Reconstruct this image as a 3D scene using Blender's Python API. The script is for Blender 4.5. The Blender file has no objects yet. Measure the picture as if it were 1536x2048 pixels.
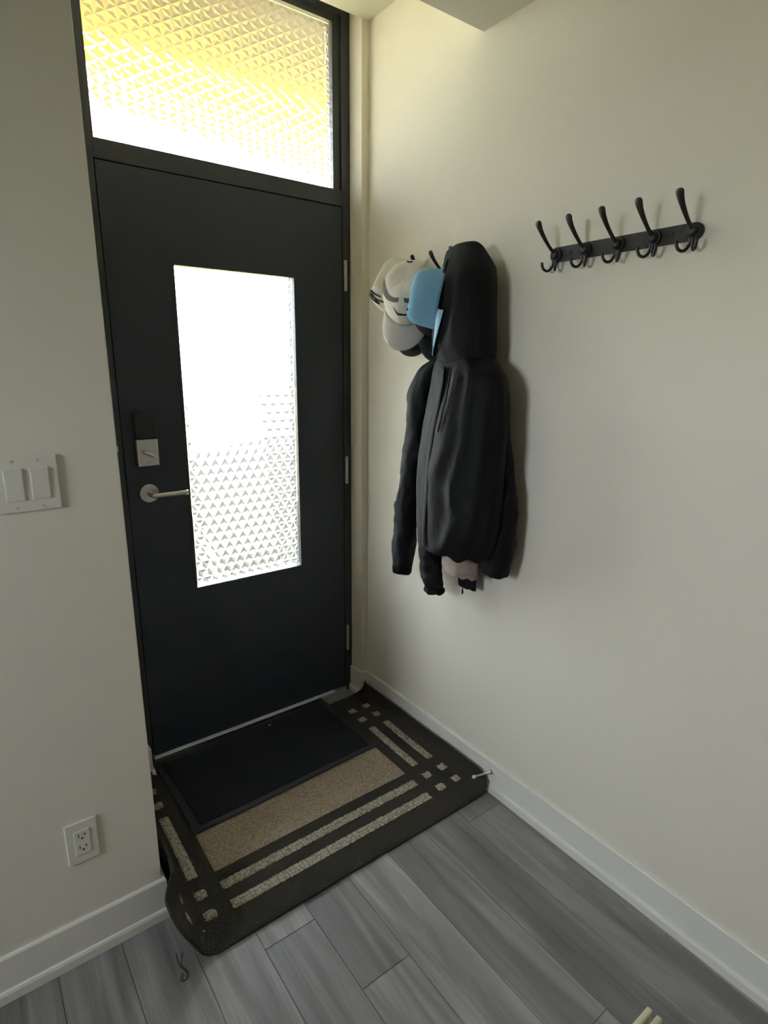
import bpy, bmesh, math, random
from mathutils import Vector, Matrix, noise

sc = bpy.context.scene
COL = sc.collection
R = math.radians
PI = math.pi

# ------------------------------------------------------------------ camera
cam_d = bpy.data.cameras.new('camera')
cam_d.sensor_fit = 'HORIZONTAL'
cam_d.sensor_width = 36.0
cam_d.lens = 1156.59 / 1536.0 * 36.0
cam_d.clip_start = 0.02
cam = bpy.data.objects.new('camera', cam_d)
cam.location = (-1.3605, -1.9389, 1.4597)
cam.rotation_euler = (1.3220, -0.0101, -0.6387)
COL.objects.link(cam)
sc.camera = cam

# ------------------------------------------------------------------ world, portal at the added side opening, exposure
SKY = 19.0
w = bpy.data.worlds.new('overcast_sky')
sc.world = w
w.use_nodes = True
bg = w.node_tree.nodes['Background']
bg.inputs['Color'].default_value = (0.88, 0.98, 1.10, 1)
bg.inputs['Strength'].default_value = SKY
pl = bpy.data.lights.new('side_opening_portal', 'AREA')
pl.shape = 'RECTANGLE'
pl.size, pl.size_y = 0.70, 0.80
pl.cycles.is_portal = True
po = bpy.data.objects.new('side_opening_portal', pl)
po.location = (-3.32, -1.20, 1.60)
po.rotation_euler = (R(90), 0, R(-90))
COL.objects.link(po)
sc.view_settings.view_transform = 'Standard'
sc.view_settings.look = 'None'
sc.view_settings.gamma = 1.0
sc.view_settings.use_curve_mapping = False
sc.view_settings.exposure = 0.38

# ------------------------------------------------------------------ materials
def new_mat(name):
    m = bpy.data.materials.new(name)
    m.use_nodes = True
    nt = m.node_tree
    return m, nt, nt.nodes['Principled BSDF']

def mat(name, col, rough=0.6, metal=0.0, spec=0.5, var=0.0, vscale=20.0, bump=0.0, bscale=200.0, bdist=0.001, sheen=0.0, coords='Object'):
    m, nt, b = new_mat(name)
    b.inputs['Base Color'].default_value = (*col, 1)
    b.inputs['Roughness'].default_value = rough
    b.inputs['Metallic'].default_value = metal
    b.inputs['Specular IOR Level'].default_value = spec
    if sheen:
        b.inputs['Sheen Weight'].default_value = sheen
        b.inputs['Sheen Roughness'].default_value = 0.5
    tc = nt.nodes.new('ShaderNodeTexCoord')
    if var:
        n = nt.nodes.new('ShaderNodeTexNoise')
        n.inputs['Scale'].default_value = vscale
        n.inputs['Detail'].default_value = 4
        nt.links.new(tc.outputs[coords], n.inputs['Vector'])
        mr = nt.nodes.new('ShaderNodeMapRange')
        mr.inputs['To Min'].default_value = 1 - var
        mr.inputs['To Max'].default_value = 1 + var
        nt.links.new(n.outputs['Fac'], mr.inputs['Value'])
        mx = nt.nodes.new('ShaderNodeVectorMath')
        mx.operation = 'SCALE'
        mx.inputs[0].default_value = col
        nt.links.new(mr.outputs[0], mx.inputs['Scale'])
        nt.links.new(mx.outputs[0], b.inputs['Base Color'])
    if bump:
        n2 = nt.nodes.new('ShaderNodeTexNoise')
        n2.inputs['Scale'].default_value = bscale
        n2.inputs['Detail'].default_value = 3
        nt.links.new(tc.outputs[coords], n2.inputs['Vector'])
        bp = nt.nodes.new('ShaderNodeBump')
        bp.inputs['Strength'].default_value = bump
        bp.inputs['Distance'].default_value = bdist
        nt.links.new(n2.outputs['Fac'], bp.inputs['Height'])
        nt.links.new(bp.outputs[0], b.inputs['Normal'])
    return m

def glass_mat():
    m = bpy.data.materials.new('patterned_glass')
    m.use_nodes = True
    nt = m.node_tree
    nt.nodes.clear()
    o = nt.nodes.new('ShaderNodeOutputMaterial')
    g = nt.nodes.new('ShaderNodeBsdfGlass')
    g.inputs['Color'].default_value = (0.985, 0.99, 0.98, 1)
    g.inputs['Roughness'].default_value = 0.0
    g.inputs['IOR'].default_value = 1.5
    nt.links.new(g.outputs[0], o.inputs[0])
    return m

def plank_mat():
    m, nt, b = new_mat('grey_laminate')
    L = nt.links.new
    tc = nt.nodes.new('ShaderNodeTexCoord')
    oi = nt.nodes.new('ShaderNodeObjectInfo')
    off = nt.nodes.new('ShaderNodeVectorMath'); off.operation = 'SCALE'
    off.inputs[0].default_value = (37.0, 91.0, 53.0)
    L(oi.outputs['Random'], off.inputs['Scale'])
    add = nt.nodes.new('ShaderNodeVectorMath'); add.operation = 'ADD'
    L(tc.outputs['Object'], add.inputs[0]); L(off.outputs[0], add.inputs[1])
    mp = nt.nodes.new('ShaderNodeMapping')
    mp.inputs['Scale'].default_value = (1.0, 0.085, 1.0)
    L(add.outputs[0], mp.inputs['Vector'])
    n1 = nt.nodes.new('ShaderNodeTexNoise')
    n1.inputs['Scale'].default_value = 15; n1.inputs['Detail'].default_value = 5; n1.inputs['Distortion'].default_value = 1.1
    L(mp.outputs[0], n1.inputs['Vector'])
    mp2 = nt.nodes.new('ShaderNodeMapping')
    mp2.inputs['Scale'].default_value = (1.0, 0.03, 1.0)
    L(add.outputs[0], mp2.inputs['Vector'])
    n2 = nt.nodes.new('ShaderNodeTexNoise')
    n2.inputs['Scale'].default_value = 190; n2.inputs['Detail'].default_value = 3
    L(mp2.outputs[0], n2.inputs['Vector'])
    mx = nt.nodes.new('ShaderNodeMath'); mx.operation = 'MULTIPLY_ADD'
    mx.inputs[1].default_value = 0.22; 
    L(n2.outputs['Fac'], mx.inputs[0]); L(n1.outputs['Fac'], mx.inputs[2])
    cr = nt.nodes.new('ShaderNodeValToRGB')
    e = cr.color_ramp.elements
    e[0].position = 0.36; e[0].color = (0.125, 0.117, 0.114, 1)
    e[1].position = 0.88; e[1].color = (0.34, 0.33, 0.325, 1)
    k = e.new(0.61); k.color = (0.215, 0.205, 0.200, 1)
    L(mx.outputs[0], cr.inputs['Fac'])
    tone = nt.nodes.new('ShaderNodeMapRange')
    tone.inputs['To Min'].default_value = 0.80; tone.inputs['To Max'].default_value = 1.22
    L(oi.outputs['Random'], tone.inputs['Value'])
    sc_ = nt.nodes.new('ShaderNodeVectorMath'); sc_.operation = 'SCALE'
    L(cr.outputs['Color'], sc_.inputs[0]); L(tone.outputs[0], sc_.inputs['Scale'])
    L(sc_.outputs[0], b.inputs['Base Color'])
    b.inputs['Roughness'].default_value = 0.42
    b.inputs['Specular IOR Level'].default_value = 0.45
    bp = nt.nodes.new('ShaderNodeBump')
    bp.inputs['Strength'].default_value = 0.35; bp.inputs['Distance'].default_value = 0.001
    L(mx.outputs[0], bp.inputs['Height']); L(bp.outputs[0], b.inputs['Normal'])
    return m

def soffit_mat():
    # darker brown near the house, put in the colour so glass facets contrast
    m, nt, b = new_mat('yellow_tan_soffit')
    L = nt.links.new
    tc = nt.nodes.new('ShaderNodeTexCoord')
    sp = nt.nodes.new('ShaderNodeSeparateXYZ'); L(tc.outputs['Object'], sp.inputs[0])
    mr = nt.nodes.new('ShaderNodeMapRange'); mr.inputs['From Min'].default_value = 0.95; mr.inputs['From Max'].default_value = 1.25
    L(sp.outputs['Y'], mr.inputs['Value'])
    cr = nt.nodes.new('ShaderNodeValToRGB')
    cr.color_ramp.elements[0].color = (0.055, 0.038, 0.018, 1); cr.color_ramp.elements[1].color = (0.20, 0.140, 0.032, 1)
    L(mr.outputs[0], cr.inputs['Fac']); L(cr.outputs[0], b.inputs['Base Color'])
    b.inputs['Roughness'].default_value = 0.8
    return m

def weave_mat(name, c1, c2, scale=260.0, strength=0.6):
    m, nt, b = new_mat(name)
    L = nt.links.new
    tc = nt.nodes.new('ShaderNodeTexCoord')
    v = nt.nodes.new('ShaderNodeTexVoronoi')
    v.inputs['Scale'].default_value = scale
    v.inputs['Randomness'].default_value = 0.55
    L(tc.outputs['Object'], v.inputs['Vector'])
    cr = nt.nodes.new('ShaderNodeValToRGB')
    cr.color_ramp.elements[0].position = 0.15; cr.color_ramp.elements[0].color = (*c1, 1)
    cr.color_ramp.elements[1].position = 0.75; cr.color_ramp.elements[1].color = (*c2, 1)
    L(v.outputs['Distance'], cr.inputs['Fac'])
    L(cr.outputs[0], b.inputs['Base Color'])
    b.inputs['Roughness'].default_value = 0.95
    b.inputs['Specular IOR Level'].default_value = 0.15
    bp = nt.nodes.new('ShaderNodeBump')
    bp.invert = True
    bp.inputs['Strength'].default_value = strength; bp.inputs['Distance'].default_value = 0.002
    L(v.outputs['Distance'], bp.inputs['Height']); L(bp.outputs[0], b.inputs['Normal'])
    return m

M = {
    'wall': mat('wall_paint', (0.765, 0.715, 0.605), 0.75, spec=0.25, bump=0.25, bscale=170, bdist=0.0008),
    'ceil': mat('ceiling_paint', (0.76, 0.73, 0.65), 0.9, spec=0.1, bump=0.4, bscale=220, bdist=0.001),
    'trim': mat('white_trim_paint', (0.77, 0.75, 0.68), 0.45, spec=0.4),
    'plank': plank_mat(),
    'gap': mat('dark_underlay', (0.02, 0.018, 0.017), 0.9),
    'door': mat('navy_black_door_paint', (0.026, 0.030, 0.042), 0.5, spec=0.4, bump=0.15, bscale=500, bdist=0.0004),
    'frame': mat('charcoal_frame_paint', (0.036, 0.039, 0.042), 0.45, spec=0.4),
    'seal': mat('black_weather_seal', (0.008, 0.008, 0.010), 0.6),
    'glass': glass_mat(),
    'nickel': mat('satin_nickel', (0.55, 0.54, 0.51), 0.36, metal=1.0),
    'alu': mat('mill_aluminium', (0.80, 0.80, 0.78), 0.28, metal=1.0),
    'lockblack': mat('black_lock_plastic', (0.010, 0.011, 0.014), 0.45),
    'plastic': mat('white_plastic', (0.74, 0.71, 0.63), 0.35, spec=0.5),
    'slot': mat('dark_slot', (0.02, 0.02, 0.018), 0.8),
    'screw': mat('white_screw', (0.55, 0.55, 0.53), 0.4),
    'hook': mat('matte_black_metal', (0.012, 0.011, 0.011), 0.42, spec=0.5, bump=0.1, bscale=600),
    'nylon': mat('black_nylon', (0.0045, 0.0045, 0.0047), 0.68, spec=0.20, bump=0.35, bscale=38, bdist=0.004),
    'nylon2': mat('black_rain_shell', (0.0030, 0.0030, 0.0042), 0.65, spec=0.18, bump=0.4, bscale=30, bdist=0.005),
    'knit': mat('black_cotton', (0.008, 0.008, 0.008), 0.9, spec=0.2, bump=0.3, bscale=300),
    'beige': mat('beige_cotton', (0.26, 0.205, 0.165), 0.85, spec=0.2, bump=0.5, bscale=45, bdist=0.004, var=0.15, vscale=40),
    'capwhite': mat('off_white_cotton', (0.66, 0.63, 0.55), 0.85, spec=0.2, bump=0.3, bscale=60, bdist=0.003),
    'capgrey': mat('warm_grey_cotton', (0.13, 0.115, 0.11), 0.85, spec=0.2),
    'capcream': mat('cream_cotton', (0.62, 0.59, 0.49), 0.85, spec=0.2, bump=0.3, bscale=60, bdist=0.003),
    'capbrim': mat('pale_grey_brim_cotton', (0.52, 0.50, 0.465), 0.85, spec=0.2, bump=0.2, bscale=400),
    'capblue': mat('sky_blue_cotton', (0.16, 0.325, 0.465), 0.85, spec=0.2, bump=0.35, bscale=55, bdist=0.004),
    'capbluelight': mat('sky_blue_brim', (0.33, 0.55, 0.72), 0.8, spec=0.2),
    'capcharcoal': mat('charcoal_cotton', (0.055, 0.054, 0.054), 0.9, spec=0.2),
    'capblack': mat('black_cap_cotton', (0.010, 0.010, 0.011), 0.9, spec=0.2),
    'ink': mat('black_embroidery', (0.012, 0.012, 0.016), 0.8),
    'rug': weave_mat('dark_brown_pile', (0.030, 0.026, 0.021), (0.046, 0.041, 0.034), 300),
    'rugtan': weave_mat('tan_loop_pile', (0.43, 0.35, 0.25), (0.22, 0.17, 0.115), 150, 0.9),
    'rugtan2': weave_mat('tan_braid_pile', (0.46, 0.41, 0.325), (0.19, 0.16, 0.12), 95, 1.0),
    'mat': weave_mat('black_doormat_pile', (0.012, 0.0125, 0.0145), (0.022, 0.023, 0.026), 420, 0.8),
    'rubber': mat('black_rubber_edge', (0.013, 0.0135, 0.016), 0.6, bump=0.3, bscale=300),
    'tip': mat('white_rubber_tip', (0.75, 0.74, 0.70), 0.5),
    'cream': mat('cream_lacquer', (0.62, 0.58, 0.42), 0.4, var=0.08, vscale=15),
    'crumb': mat('white_scrap', (0.75, 0.75, 0.72), 0.8),
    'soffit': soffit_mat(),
    'facet_dark': mat('facet_greying_slab', (0.032, 0.029, 0.024), 0.95, spec=0.03, var=0.15, vscale=2),
    'concrete': mat('pale_concrete', (0.24, 0.18, 0.06), 0.95, spec=0.05, var=0.15, vscale=2),
    'lawn': mat('pale_gravel', (0.55, 0.43, 0.12), 0.95, var=0.3, vscale=4),
    'garden': mat('grey_green_lawn', (0.16, 0.18, 0.14), 0.95, var=0.3, vscale=4),
}

# ------------------------------------------------------------------ helpers
def tag(o, label=None, cat=None, group=None, kind=None):
    if label: o['label'] = label
    if cat: o['category'] = cat
    if group: o['group'] = group
    if kind: o['kind'] = kind
    return o

def empty(name, loc=(0, 0, 0)):
    o = bpy.data.objects.new(name, None)
    o.location = loc
    o.empty_display_size = 0.05
    COL.objects.link(o)
    return o

def link(name, me, m, parent=None):
    o = bpy.data.objects.new(name, me)
    if m is not None and not me.materials:
        me.materials.append(m)
    COL.objects.link(o)
    if parent is not None:
        o.parent = parent
        # geometry is written in world space: undo the parents' offsets
        off = Vector((0, 0, 0)); p = parent
        while p is not None:
            off += Vector(p.location); p = p.parent
        o.location = -off
    return o

def mesh(name, verts, faces, m, parent=None, smooth=False):
    me = bpy.data.meshes.new(name)
    me.from_pydata([tuple(v) for v in verts], [], faces)
    me.update()
    if smooth:
        for p in me.polygons: p.use_smooth = True
    return link(name, me, m, parent)

def bm_obj(name, bm, m, parent=None, smooth=False):
    bmesh.ops.recalc_face_normals(bm, faces=bm.faces)
    me = bpy.data.meshes.new(name)
    bm.to_mesh(me); bm.free()
    if smooth:
        for p in me.polygons: p.use_smooth = True
    return link(name, me, m, parent)

def bm_box(bm, x0, x1, y0, y1, z0, z1, bev=0.0, seg=2):
    r = bmesh.ops.create_cube(bm, size=1)
    vs = r['verts']
    for v in vs:
        v.co = Vector(((x0 + x1) / 2 + v.co.x * (x1 - x0), (y0 + y1) / 2 + v.co.y * (y1 - y0), (z0 + z1) / 2 + v.co.z * (z1 - z0)))
    if bev:
        es = {e for v in vs for e in v.link_edges}
        bmesh.ops.bevel(bm, geom=list(es), offset=bev, segments=seg, affect='EDGES', profile=0.5)

def box(name, x0, x1, y0, y1, z0, z1, m, parent=None, bev=0.0, seg=2):
    bm = bmesh.new()
    bm_box(bm, x0, x1, y0, y1, z0, z1, bev, seg)
    return bm_obj(name, bm, m, parent)

def bm_tube(bm, pts, radii, n=12, flat=None, cap=True):
    """tube through pts; radii: number or list of r or (r_side, r_normal)"""
    pts = [Vector(p) for p in pts]
    N = len(pts)
    rings = []
    up = None
    for i, p in enumerate(pts):
        t = (pts[min(i + 1, N - 1)] - pts[max(i - 1, 0)]).normalized()
        if up is None:
            ref = Vector(flat) if flat is not None else (Vector((0, 0, 1)) if abs(t.z) < 0.9 else Vector((1, 0, 0)))
            up = ref
        side = t.cross(up)
        if side.length < 1e-6: side = t.cross(Vector((0.3, 1, 0.2)))
        side.normalize()
        nrm = side.cross(t).normalized()
        if flat is None: up = nrm
        r = radii[i] if isinstance(radii, (list, tuple)) else radii
        ra, rb = r if isinstance(r, (list, tuple)) else (r, r)
        rings.append([bm.verts.new(p + side * ra * math.cos(2 * PI * k / n) + nrm * rb * math.sin(2 * PI * k / n)) for k in range(n)])
    for a, b in zip(rings, rings[1:]):
        for k in range(n):
            bm.faces.new((a[k], a[(k + 1) % n], b[(k + 1) % n], b[k]))
    if cap:
        bm.faces.new(rings[0][::-1]); bm.faces.new(rings[-1])

def tube(name, pts, radii, m, parent=None, n=12, flat=None):
    bm = bmesh.new()
    bm_tube(bm, pts, radii, n, flat)
    return bm_obj(name, bm, m, parent, True)

def smooth_pts(pts, k=6):
    """Catmull-Rom through tuples of any length"""
    out = []
    P = [pts[0]] + list(pts) + [pts[-1]]
    for i in range(1, len(P) - 2):
        for s in range(k):
            t = s / k
            out.append(tuple(0.5 * ((2 * b) + (-a + c) * t + (2 * a - 5 * b + 4 * c - d) * t * t + (-a + 3 * b - 3 * c + d) * t ** 3)
                             for a, b, c, d in zip(P[i - 1], P[i], P[i + 1], P[i + 2])))
    out.append(tuple(pts[-1]))
    return out

def bm_disc(bm, c, axis, r, depth, n=24, bev=0.0):
    """cylinder from c along axis"""
    axis = Vector(axis).normalized()
    ref = Vector((0, 0, 1)) if abs(axis.z) < 0.9 else Vector((1, 0, 0))
    s = axis.cross(ref).normalized(); t = s.cross(axis)
    prof = [(r, 0), (r, depth - bev), (r - bev, depth)] if bev else [(r, 0), (r, depth)]
    rings = [[bm.verts.new(Vector(c) + axis * d + (s * math.cos(2 * PI * k / n) + t * math.sin(2 * PI * k / n)) * rr) for k in range(n)] for rr, d in prof]
    for a, b in zip(rings, rings[1:]):
        for k in range(n): bm.faces.new((a[k], a[(k + 1) % n], b[(k + 1) % n], b[k]))
    bm.faces.new(rings[0][::-1]); bm.faces.new(rings[-1])

def ring_frame(name, X0, X1, Z0, Z1, x0, x1, z0, z1, ya, yb, m, parent=None):
    """rectangular board in the XZ plane with a rectangular hole, ya nearer the room"""
    o = [(X0, Z0), (X1, Z0), (X1, Z1), (X0, Z1)]; i = [(x0, z0), (x1, z0), (x1, z1), (x0, z1)]
    V = [(x, ya, z) for x, z in o] + [(x, ya, z) for x, z in i] + [(x, yb, z) for x, z in o] + [(x, yb, z) for x, z in i]
    F = []
    for k in range(4):
        n = (k + 1) % 4
        F += [(k, n, 4 + n, 4 + k), (8 + n, 8 + k, 12 + k, 12 + n), (n, k, 8 + k, 8 + n), (4 + k, 4 + n, 12 + n, 12 + k)]
    bm = bmesh.new()
    vs = [bm.verts.new(v) for v in V]
    for f in F: bm.faces.new([vs[a] for a in f])
    return bm_obj(name, bm, m, parent)

def sweep(name, path, prof, m, parent=None):
    """profile [(outward, z)] swept along an XY path, outward = right of travel, mitred"""
    P = [Vector((x, y)) for x, y in path]
    bm = bmesh.new(); rings = []
    for i, p in enumerate(P):
        d0 = (P[i] - P[i - 1]).normalized() if i > 0 else None
        d1 = (P[i + 1] - P[i]).normalized() if i < len(P) - 1 else None
        n0 = Vector((d0.y, -d0.x)) if d0 is not None else None
        n1 = Vector((d1.y, -d1.x)) if d1 is not None else None
        if n0 is None: mi = n1
        elif n1 is None: mi = n0
        else:
            mi = (n0 + n1) / (1 + n0.dot(n1))
        rings.append([bm.verts.new((p.x + mi.x * o, p.y + mi.y * o, z)) for o, z in prof])
    for a, b in zip(rings, rings[1:]):
        for k in range(len(prof)):
            n = (k + 1) % len(prof)
            bm.faces.new((a[k], a[n], b[n], b[k]))
    bm.faces.new(rings[0]); bm.faces.new(rings[-1][::-1])
    return bm_obj(name, bm, m, parent)

# ------------------------------------------------------------------ the room shell
XR = -0.031          # right reveal of the door opening
XL = -0.957          # left reveal
DY = 0.078           # door face
LW = -0.579          # left wall face
LX = -1.076          # left wall corner
HC, HB = 2.616, 2.3745
XW, YB = -3.3, -4.6  # far sides of the room

tag(box('wall_right', 0, 0.15, YB - 0.2, 0.22, -0.02, 2.95, M['wall']), 'cream painted wall carrying the two hook rails', 'wall', kind='structure')
tag(box('wall_left', XW, LX, LW, 0.22, -0.02, 2.95, M['wall'], bev=0.0025), 'cream painted wall with the light switch and the socket', 'wall', kind='structure')
bm = bmesh.new()
bm_box(bm, XR, 0, 0, 0.22, -0.02, 2.95)
bm_box(bm, LX, XL, 0, 0.22, -0.02, 2.95)
bm_box(bm, XL, XR, 0.0, 0.22, 2.70, 2.95)
tag(bm_obj('wall_back', bm, M['wall']), 'narrow cream wall framing the entrance door', 'wall', kind='structure')
tag(box('wall_front', XW - 0.15, 0, YB - 0.2, YB, -0.02, 2.6, M['wall']), 'cream wall opposite the entrance door', 'wall', kind='structure')
def ring_yz(name, Y0, Y1, Z0, Z1, y0, y1, z0, z1, xa, xb, m):
    o = [(Y0, Z0), (Y1, Z0), (Y1, Z1), (Y0, Z1)]; i = [(y0, z0), (y1, z0), (y1, z1), (y0, z1)]
    V = [(xa, y, z) for y, z in o] + [(xa, y, z) for y, z in i] + [(xb, y, z) for y, z in o] + [(xb, y, z) for y, z in i]
    bm = bmesh.new(); vs = [bm.verts.new(v) for v in V]
    for k in range(4):
        n = (k + 1) % 4
        for f in ((k, n, 4 + n, 4 + k), (8 + n, 8 + k, 12 + k, 12 + n), (n, k, 8 + k, 8 + n), (4 + k, 4 + n, 12 + n, 12 + k)):
            bm.faces.new([vs[q] for q in f])
    return bm_obj(name, bm, m)
WY0, WY1, WZ0, WZ1 = -1.55, -0.85, 1.20, 2.0  # unseen opening, added and sized to let daylight brighten the right wall
tag(ring_yz('wall_far_left', YB, LW, -0.02, 2.6, WY0, WY1, WZ0, WZ1, XW, XW - 0.15, M['wall']), 'cream side wall with an added daylight opening facing the hook rails', 'wall', kind='structure')
tag(ring_yz('added_side_opening', WY0, WY1, WZ0, WZ1, WY0 + 0.05, WY1 - 0.05, WZ0 + 0.05, WZ1 - 0.05, XW - 0.04, XW - 0.10, M['trim']), 'white framed opening added to light the hook rail wall', 'window', kind='structure')
tag(box('ceiling', XW, 0, YB, LW + 0.016, HB, 2.95, M['ceil']), 'grey white lowered ceiling in front of the entry', 'ceiling', kind='structure')
tag(box('ceiling_entry', LX, 0, LW + 0.016, 0.0, HC, 2.95, M['ceil']), 'higher cream ceiling directly in front of the door', 'ceiling', kind='structure')

# floor: planks on an underlay
fl = box('floor', XW, 0, YB, 0.22, -0.03, -0.0095, M['gap'])
tag(fl, 'grey wood laminate floor laid in long planks', 'floor', kind='structure')
rnd = random.Random(4)
PITCH = 0.146
ncol = 23
for c in range(ncol):
    x1 = -0.024 + PITCH - c * PITCH
    x0 = x1 - PITCH
    x1c = min(x1, 0.0); x0c = max(x0, XW)
    known = {0: -0.2, 1: -0.832, 5: -1.06, 6: -0.832}
    y = known[c] if c in known else -rnd.uniform(0.1, 1.2)
    cuts = [0.12]
    while y > YB:
        if y < 0.1: cuts.append(y)
        y -= 1.22
    cuts.append(YB)
    for a, b in zip(cuts, cuts[1:]):
        g = 0.0005
        cx, cy = (x0c + x1c) / 2, (a + b) / 2
        bm = bmesh.new()
        bm_box(bm, x0c - cx + g, x1c - cx - g, b - cy + g, a - cy - g, -0.0095, 0.0, 0.0006, 1)
        bmesh.ops.recalc_face_normals(bm, faces=bm.faces)
        me = bpy.data.meshes.new('plank'); bm.to_mesh(me); bm.free()
        me.materials.append(M['plank'])
        p = bpy.data.objects.new('plank', me); COL.objects.link(p)
        p.parent = fl; p.location = (cx, cy, 0)

# baseboards with shoe moulding
board = [(0.0, 0.002), (0.0095, 0.002), (0.0095, 0.117), (0.007, 0.121), (0.0, 0.121)]
shoe = [(0.0096, 0.0008), (0.0170, 0.0008), (0.0170, 0.024), (0.0145, 0.0305), (0.0096, 0.032)]
for nm, path, lab in (
        ('baseboard_right', [(0.0, -0.0), (0.0, YB)], 'white baseboard along the wall under the hook rails'),
        ('baseboard_back', [(XR, 0.075), (XR, 0.0), (-0.0096, 0.0)], 'short white baseboard turning the corner beside the door hinges'),
        ('baseboard_left', [(XW, LW), (LX, LW), (LX, -0.0), (XL, 0.0), (XL, 0.075)], 'white baseboard under the socket')):
    if nm == 'baseboard_right':
        pb, ps = board, shoe
    o = sweep(nm, path, board, M['trim'])
    tag(o, lab, 'baseboard', kind='structure')
    sweep('shoe_moulding', path, shoe, M['trim'], o)

# ------------------------------------------------------------------ patterned glass
def clip(poly, ax, val, keep_less):
    out = []
    for i in range(len(poly)):
        a, b = poly[i], poly[(i + 1) % len(poly)]
        ia = (a[ax] <= val) if keep_less else (a[ax] >= val)
        ib = (b[ax] <= val) if keep_less else (b[ax] >= val)
        if ia: out.append(a)
        if ia != ib:
            t = (val - a[ax]) / (b[ax] - a[ax])
            out.append(tuple(a[k] + (b[k] - a[k]) * t for k in range(3)))
    return out

def patterned_pane(name, x0, x1, z0, z1, yf, yb, node, rot, m, parent, s=0.0365, depth=0.0017, border=0.006):
    """pane whose room side is pressed with three sided pyramids on a triangular lattice"""
    V, F, idx = [], [], {}
    def vid(p):
        k = (round(p[0], 5), round(p[1], 5), round(p[2], 5))
        if k not in idx:
            idx[k] = len(V); V.append(p)
        return idx[k]
    bx0, bx1, bz0, bz1 = x0 + border, x1 - border, z0 + border, z1 - border
    h = s * math.sqrt(3) / 2
    def P(i, j):
        a = (i + 0.5 * (j % 2)) * s; b = j * h
        return (node[0] - b, node[1] + a) if rot else (node[0] + a, node[1] + b)
    span = int(1.6 / s)
    for j in range(-span, span):
        for i in range(-span, span):
            e = j % 2
            A, B = P(i, j), P(i + 1, j)
            C = P(i + e, j + 1); D = P(i + 1 + e, j + 1)
            for tri in ((A, B, C), (B, D, C)):
                xs = [p[0] for p in tri]; zs = [p[1] for p in tri]
                if max(xs) < bx0 or min(xs) > bx1 or max(zs) < bz0 or min(zs) > bz1: continue
                cx, cz = sum(xs) / 3, sum(zs) / 3
                for k in range(3):
                    a, b = tri[k], tri[(k + 1) % 3]
                    poly = [(a[0], a[1], 0), (b[0], b[1], 0), (cx, cz, depth)]
                    poly = clip(poly, 0, bx0, False)
                    if poly: poly = clip(poly, 0, bx1, True)
                    if poly: poly = clip(poly, 1, bz0, False)
                    if poly: poly = clip(poly, 1, bz1, True)
                    if len(poly) < 3: continue
                    ids = []
                    for q in poly:
                        v = vid((q[0], yf - q[2], q[1]))
                        if v not in ids: ids.append(v)
                    if len(ids) < 3: continue
                    n = Vector((0, 0, 0))
                    for q in range(1, len(ids) - 1):
                        n += (Vector(V[ids[q]]) - Vector(V[ids[0]])).cross(Vector(V[ids[q + 1]]) - Vector(V[ids[0]]))
                    if n.length < 1e-10: continue
                    F.append(ids if n.y < 0 else ids[::-1])
    # flat rim on the room side, flat outer side and edges
    o = [(x0, z0), (x1, z0), (x1, z1), (x0, z1)]; i_ = [(bx0, bz0), (bx1, bz0), (bx1, bz1), (bx0, bz1)]
    b0 = len(V)
    V += [(x, yf, z) for x, z in o] + [(x, yf, z) for x, z in i_] + [(x, yb, z) for x, z in o]
    for k in range(4):
        n = (k + 1) % 4
        F.append([b0 + k, b0 + n, b0 + 4 + n, b0 + 4 + k])
        F.append([b0 + n, b0 + k, b0 + 8 + k, b0 + 8 + n])
    F.append([b0 + 11, b0 + 10, b0 + 9, b0 + 8])
    return mesh(name, V, F, m, parent)

# ------------------------------------------------------------------ door
door = empty('door_1', (-0.49, DY, 0))
tag(door, 'navy black entrance door with a tall patterned glass panel', 'door', kind='structure')
ax0, ax1, az1 = -0.9195, -0.0675, 2.033
gx0, gx1, gz0, gz1 = -0.7124, -0.2788, 0.6544, 1.7665
leaf = ring_frame('leaf', ax0, ax1, 0.024, az1, gx0, gx1, gz0, gz1, DY, DY + 0.045, M['door'], door)
md = leaf.modifiers.new('bevel', 'BEVEL'); md.width = 0.0015; md.segments = 2; md.limit_method = 'ANGLE'
patterned_pane('glass_pane', gx0 + 0.001, gx1 - 0.001, gz0 + 0.001, gz1 - 0.001, DY + 0.016, DY + 0.024, (-0.665, 1.031), False, M['glass'], door, depth=0.006)
ring_frame('glazing_bead', gx0 - 0.008, gx1 + 0.008, gz0 - 0.008, gz1 + 0.008, gx0 - 0.0, gx1 + 0.0, gz0 - 0.0, gz1 + 0.0, DY - 0.0015, DY - 0.0002, M['door'], door)
# jambs and rail of the frame
box('jamb', ax1 + 0.003, XR, DY - 0.001, 0.17, 0.0, 2.0905, M['frame'], door, 0.001)
box('jamb', XL, ax0 - 0.003, DY - 0.001, 0.17, 0.0, 2.0905, M['frame'], door, 0.001)
box('frame_rail', ax0 - 0.003, ax1 + 0.003, DY - 0.001, 0.17, az1 + 0.003, 2.0905, M['frame'], door, 0.001)
# stop behind the leaf
bm = bmesh.new()
bm_box(bm, ax1 - 0.012, ax1 + 0.003, DY + 0.048, 0.17, 0.0, az1 + 0.003)
bm_box(bm, ax0 - 0.003, ax0 + 0.012, DY + 0.048, 0.17, 0.0, az1 + 0.003)
bm_box(bm, ax0, ax1, DY + 0.048, 0.17, az1 - 0.012, az1 + 0.003)
bm_obj('door_stop_strip', bm, M['seal'], door)
box('strike_plate', -0.9405, -0.9360, DY - 0.0025, DY - 0.0011, 1.178, 1.196, M['nickel'], door)
# threshold
bm = bmesh.new()
bm_box(bm, ax0 - 0.003, ax1 + 0.003, DY - 0.010, 0.17, 0.0005, 0.0205, 0.003, 2)
bm_obj('threshold', bm, M['alu'], door)
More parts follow.
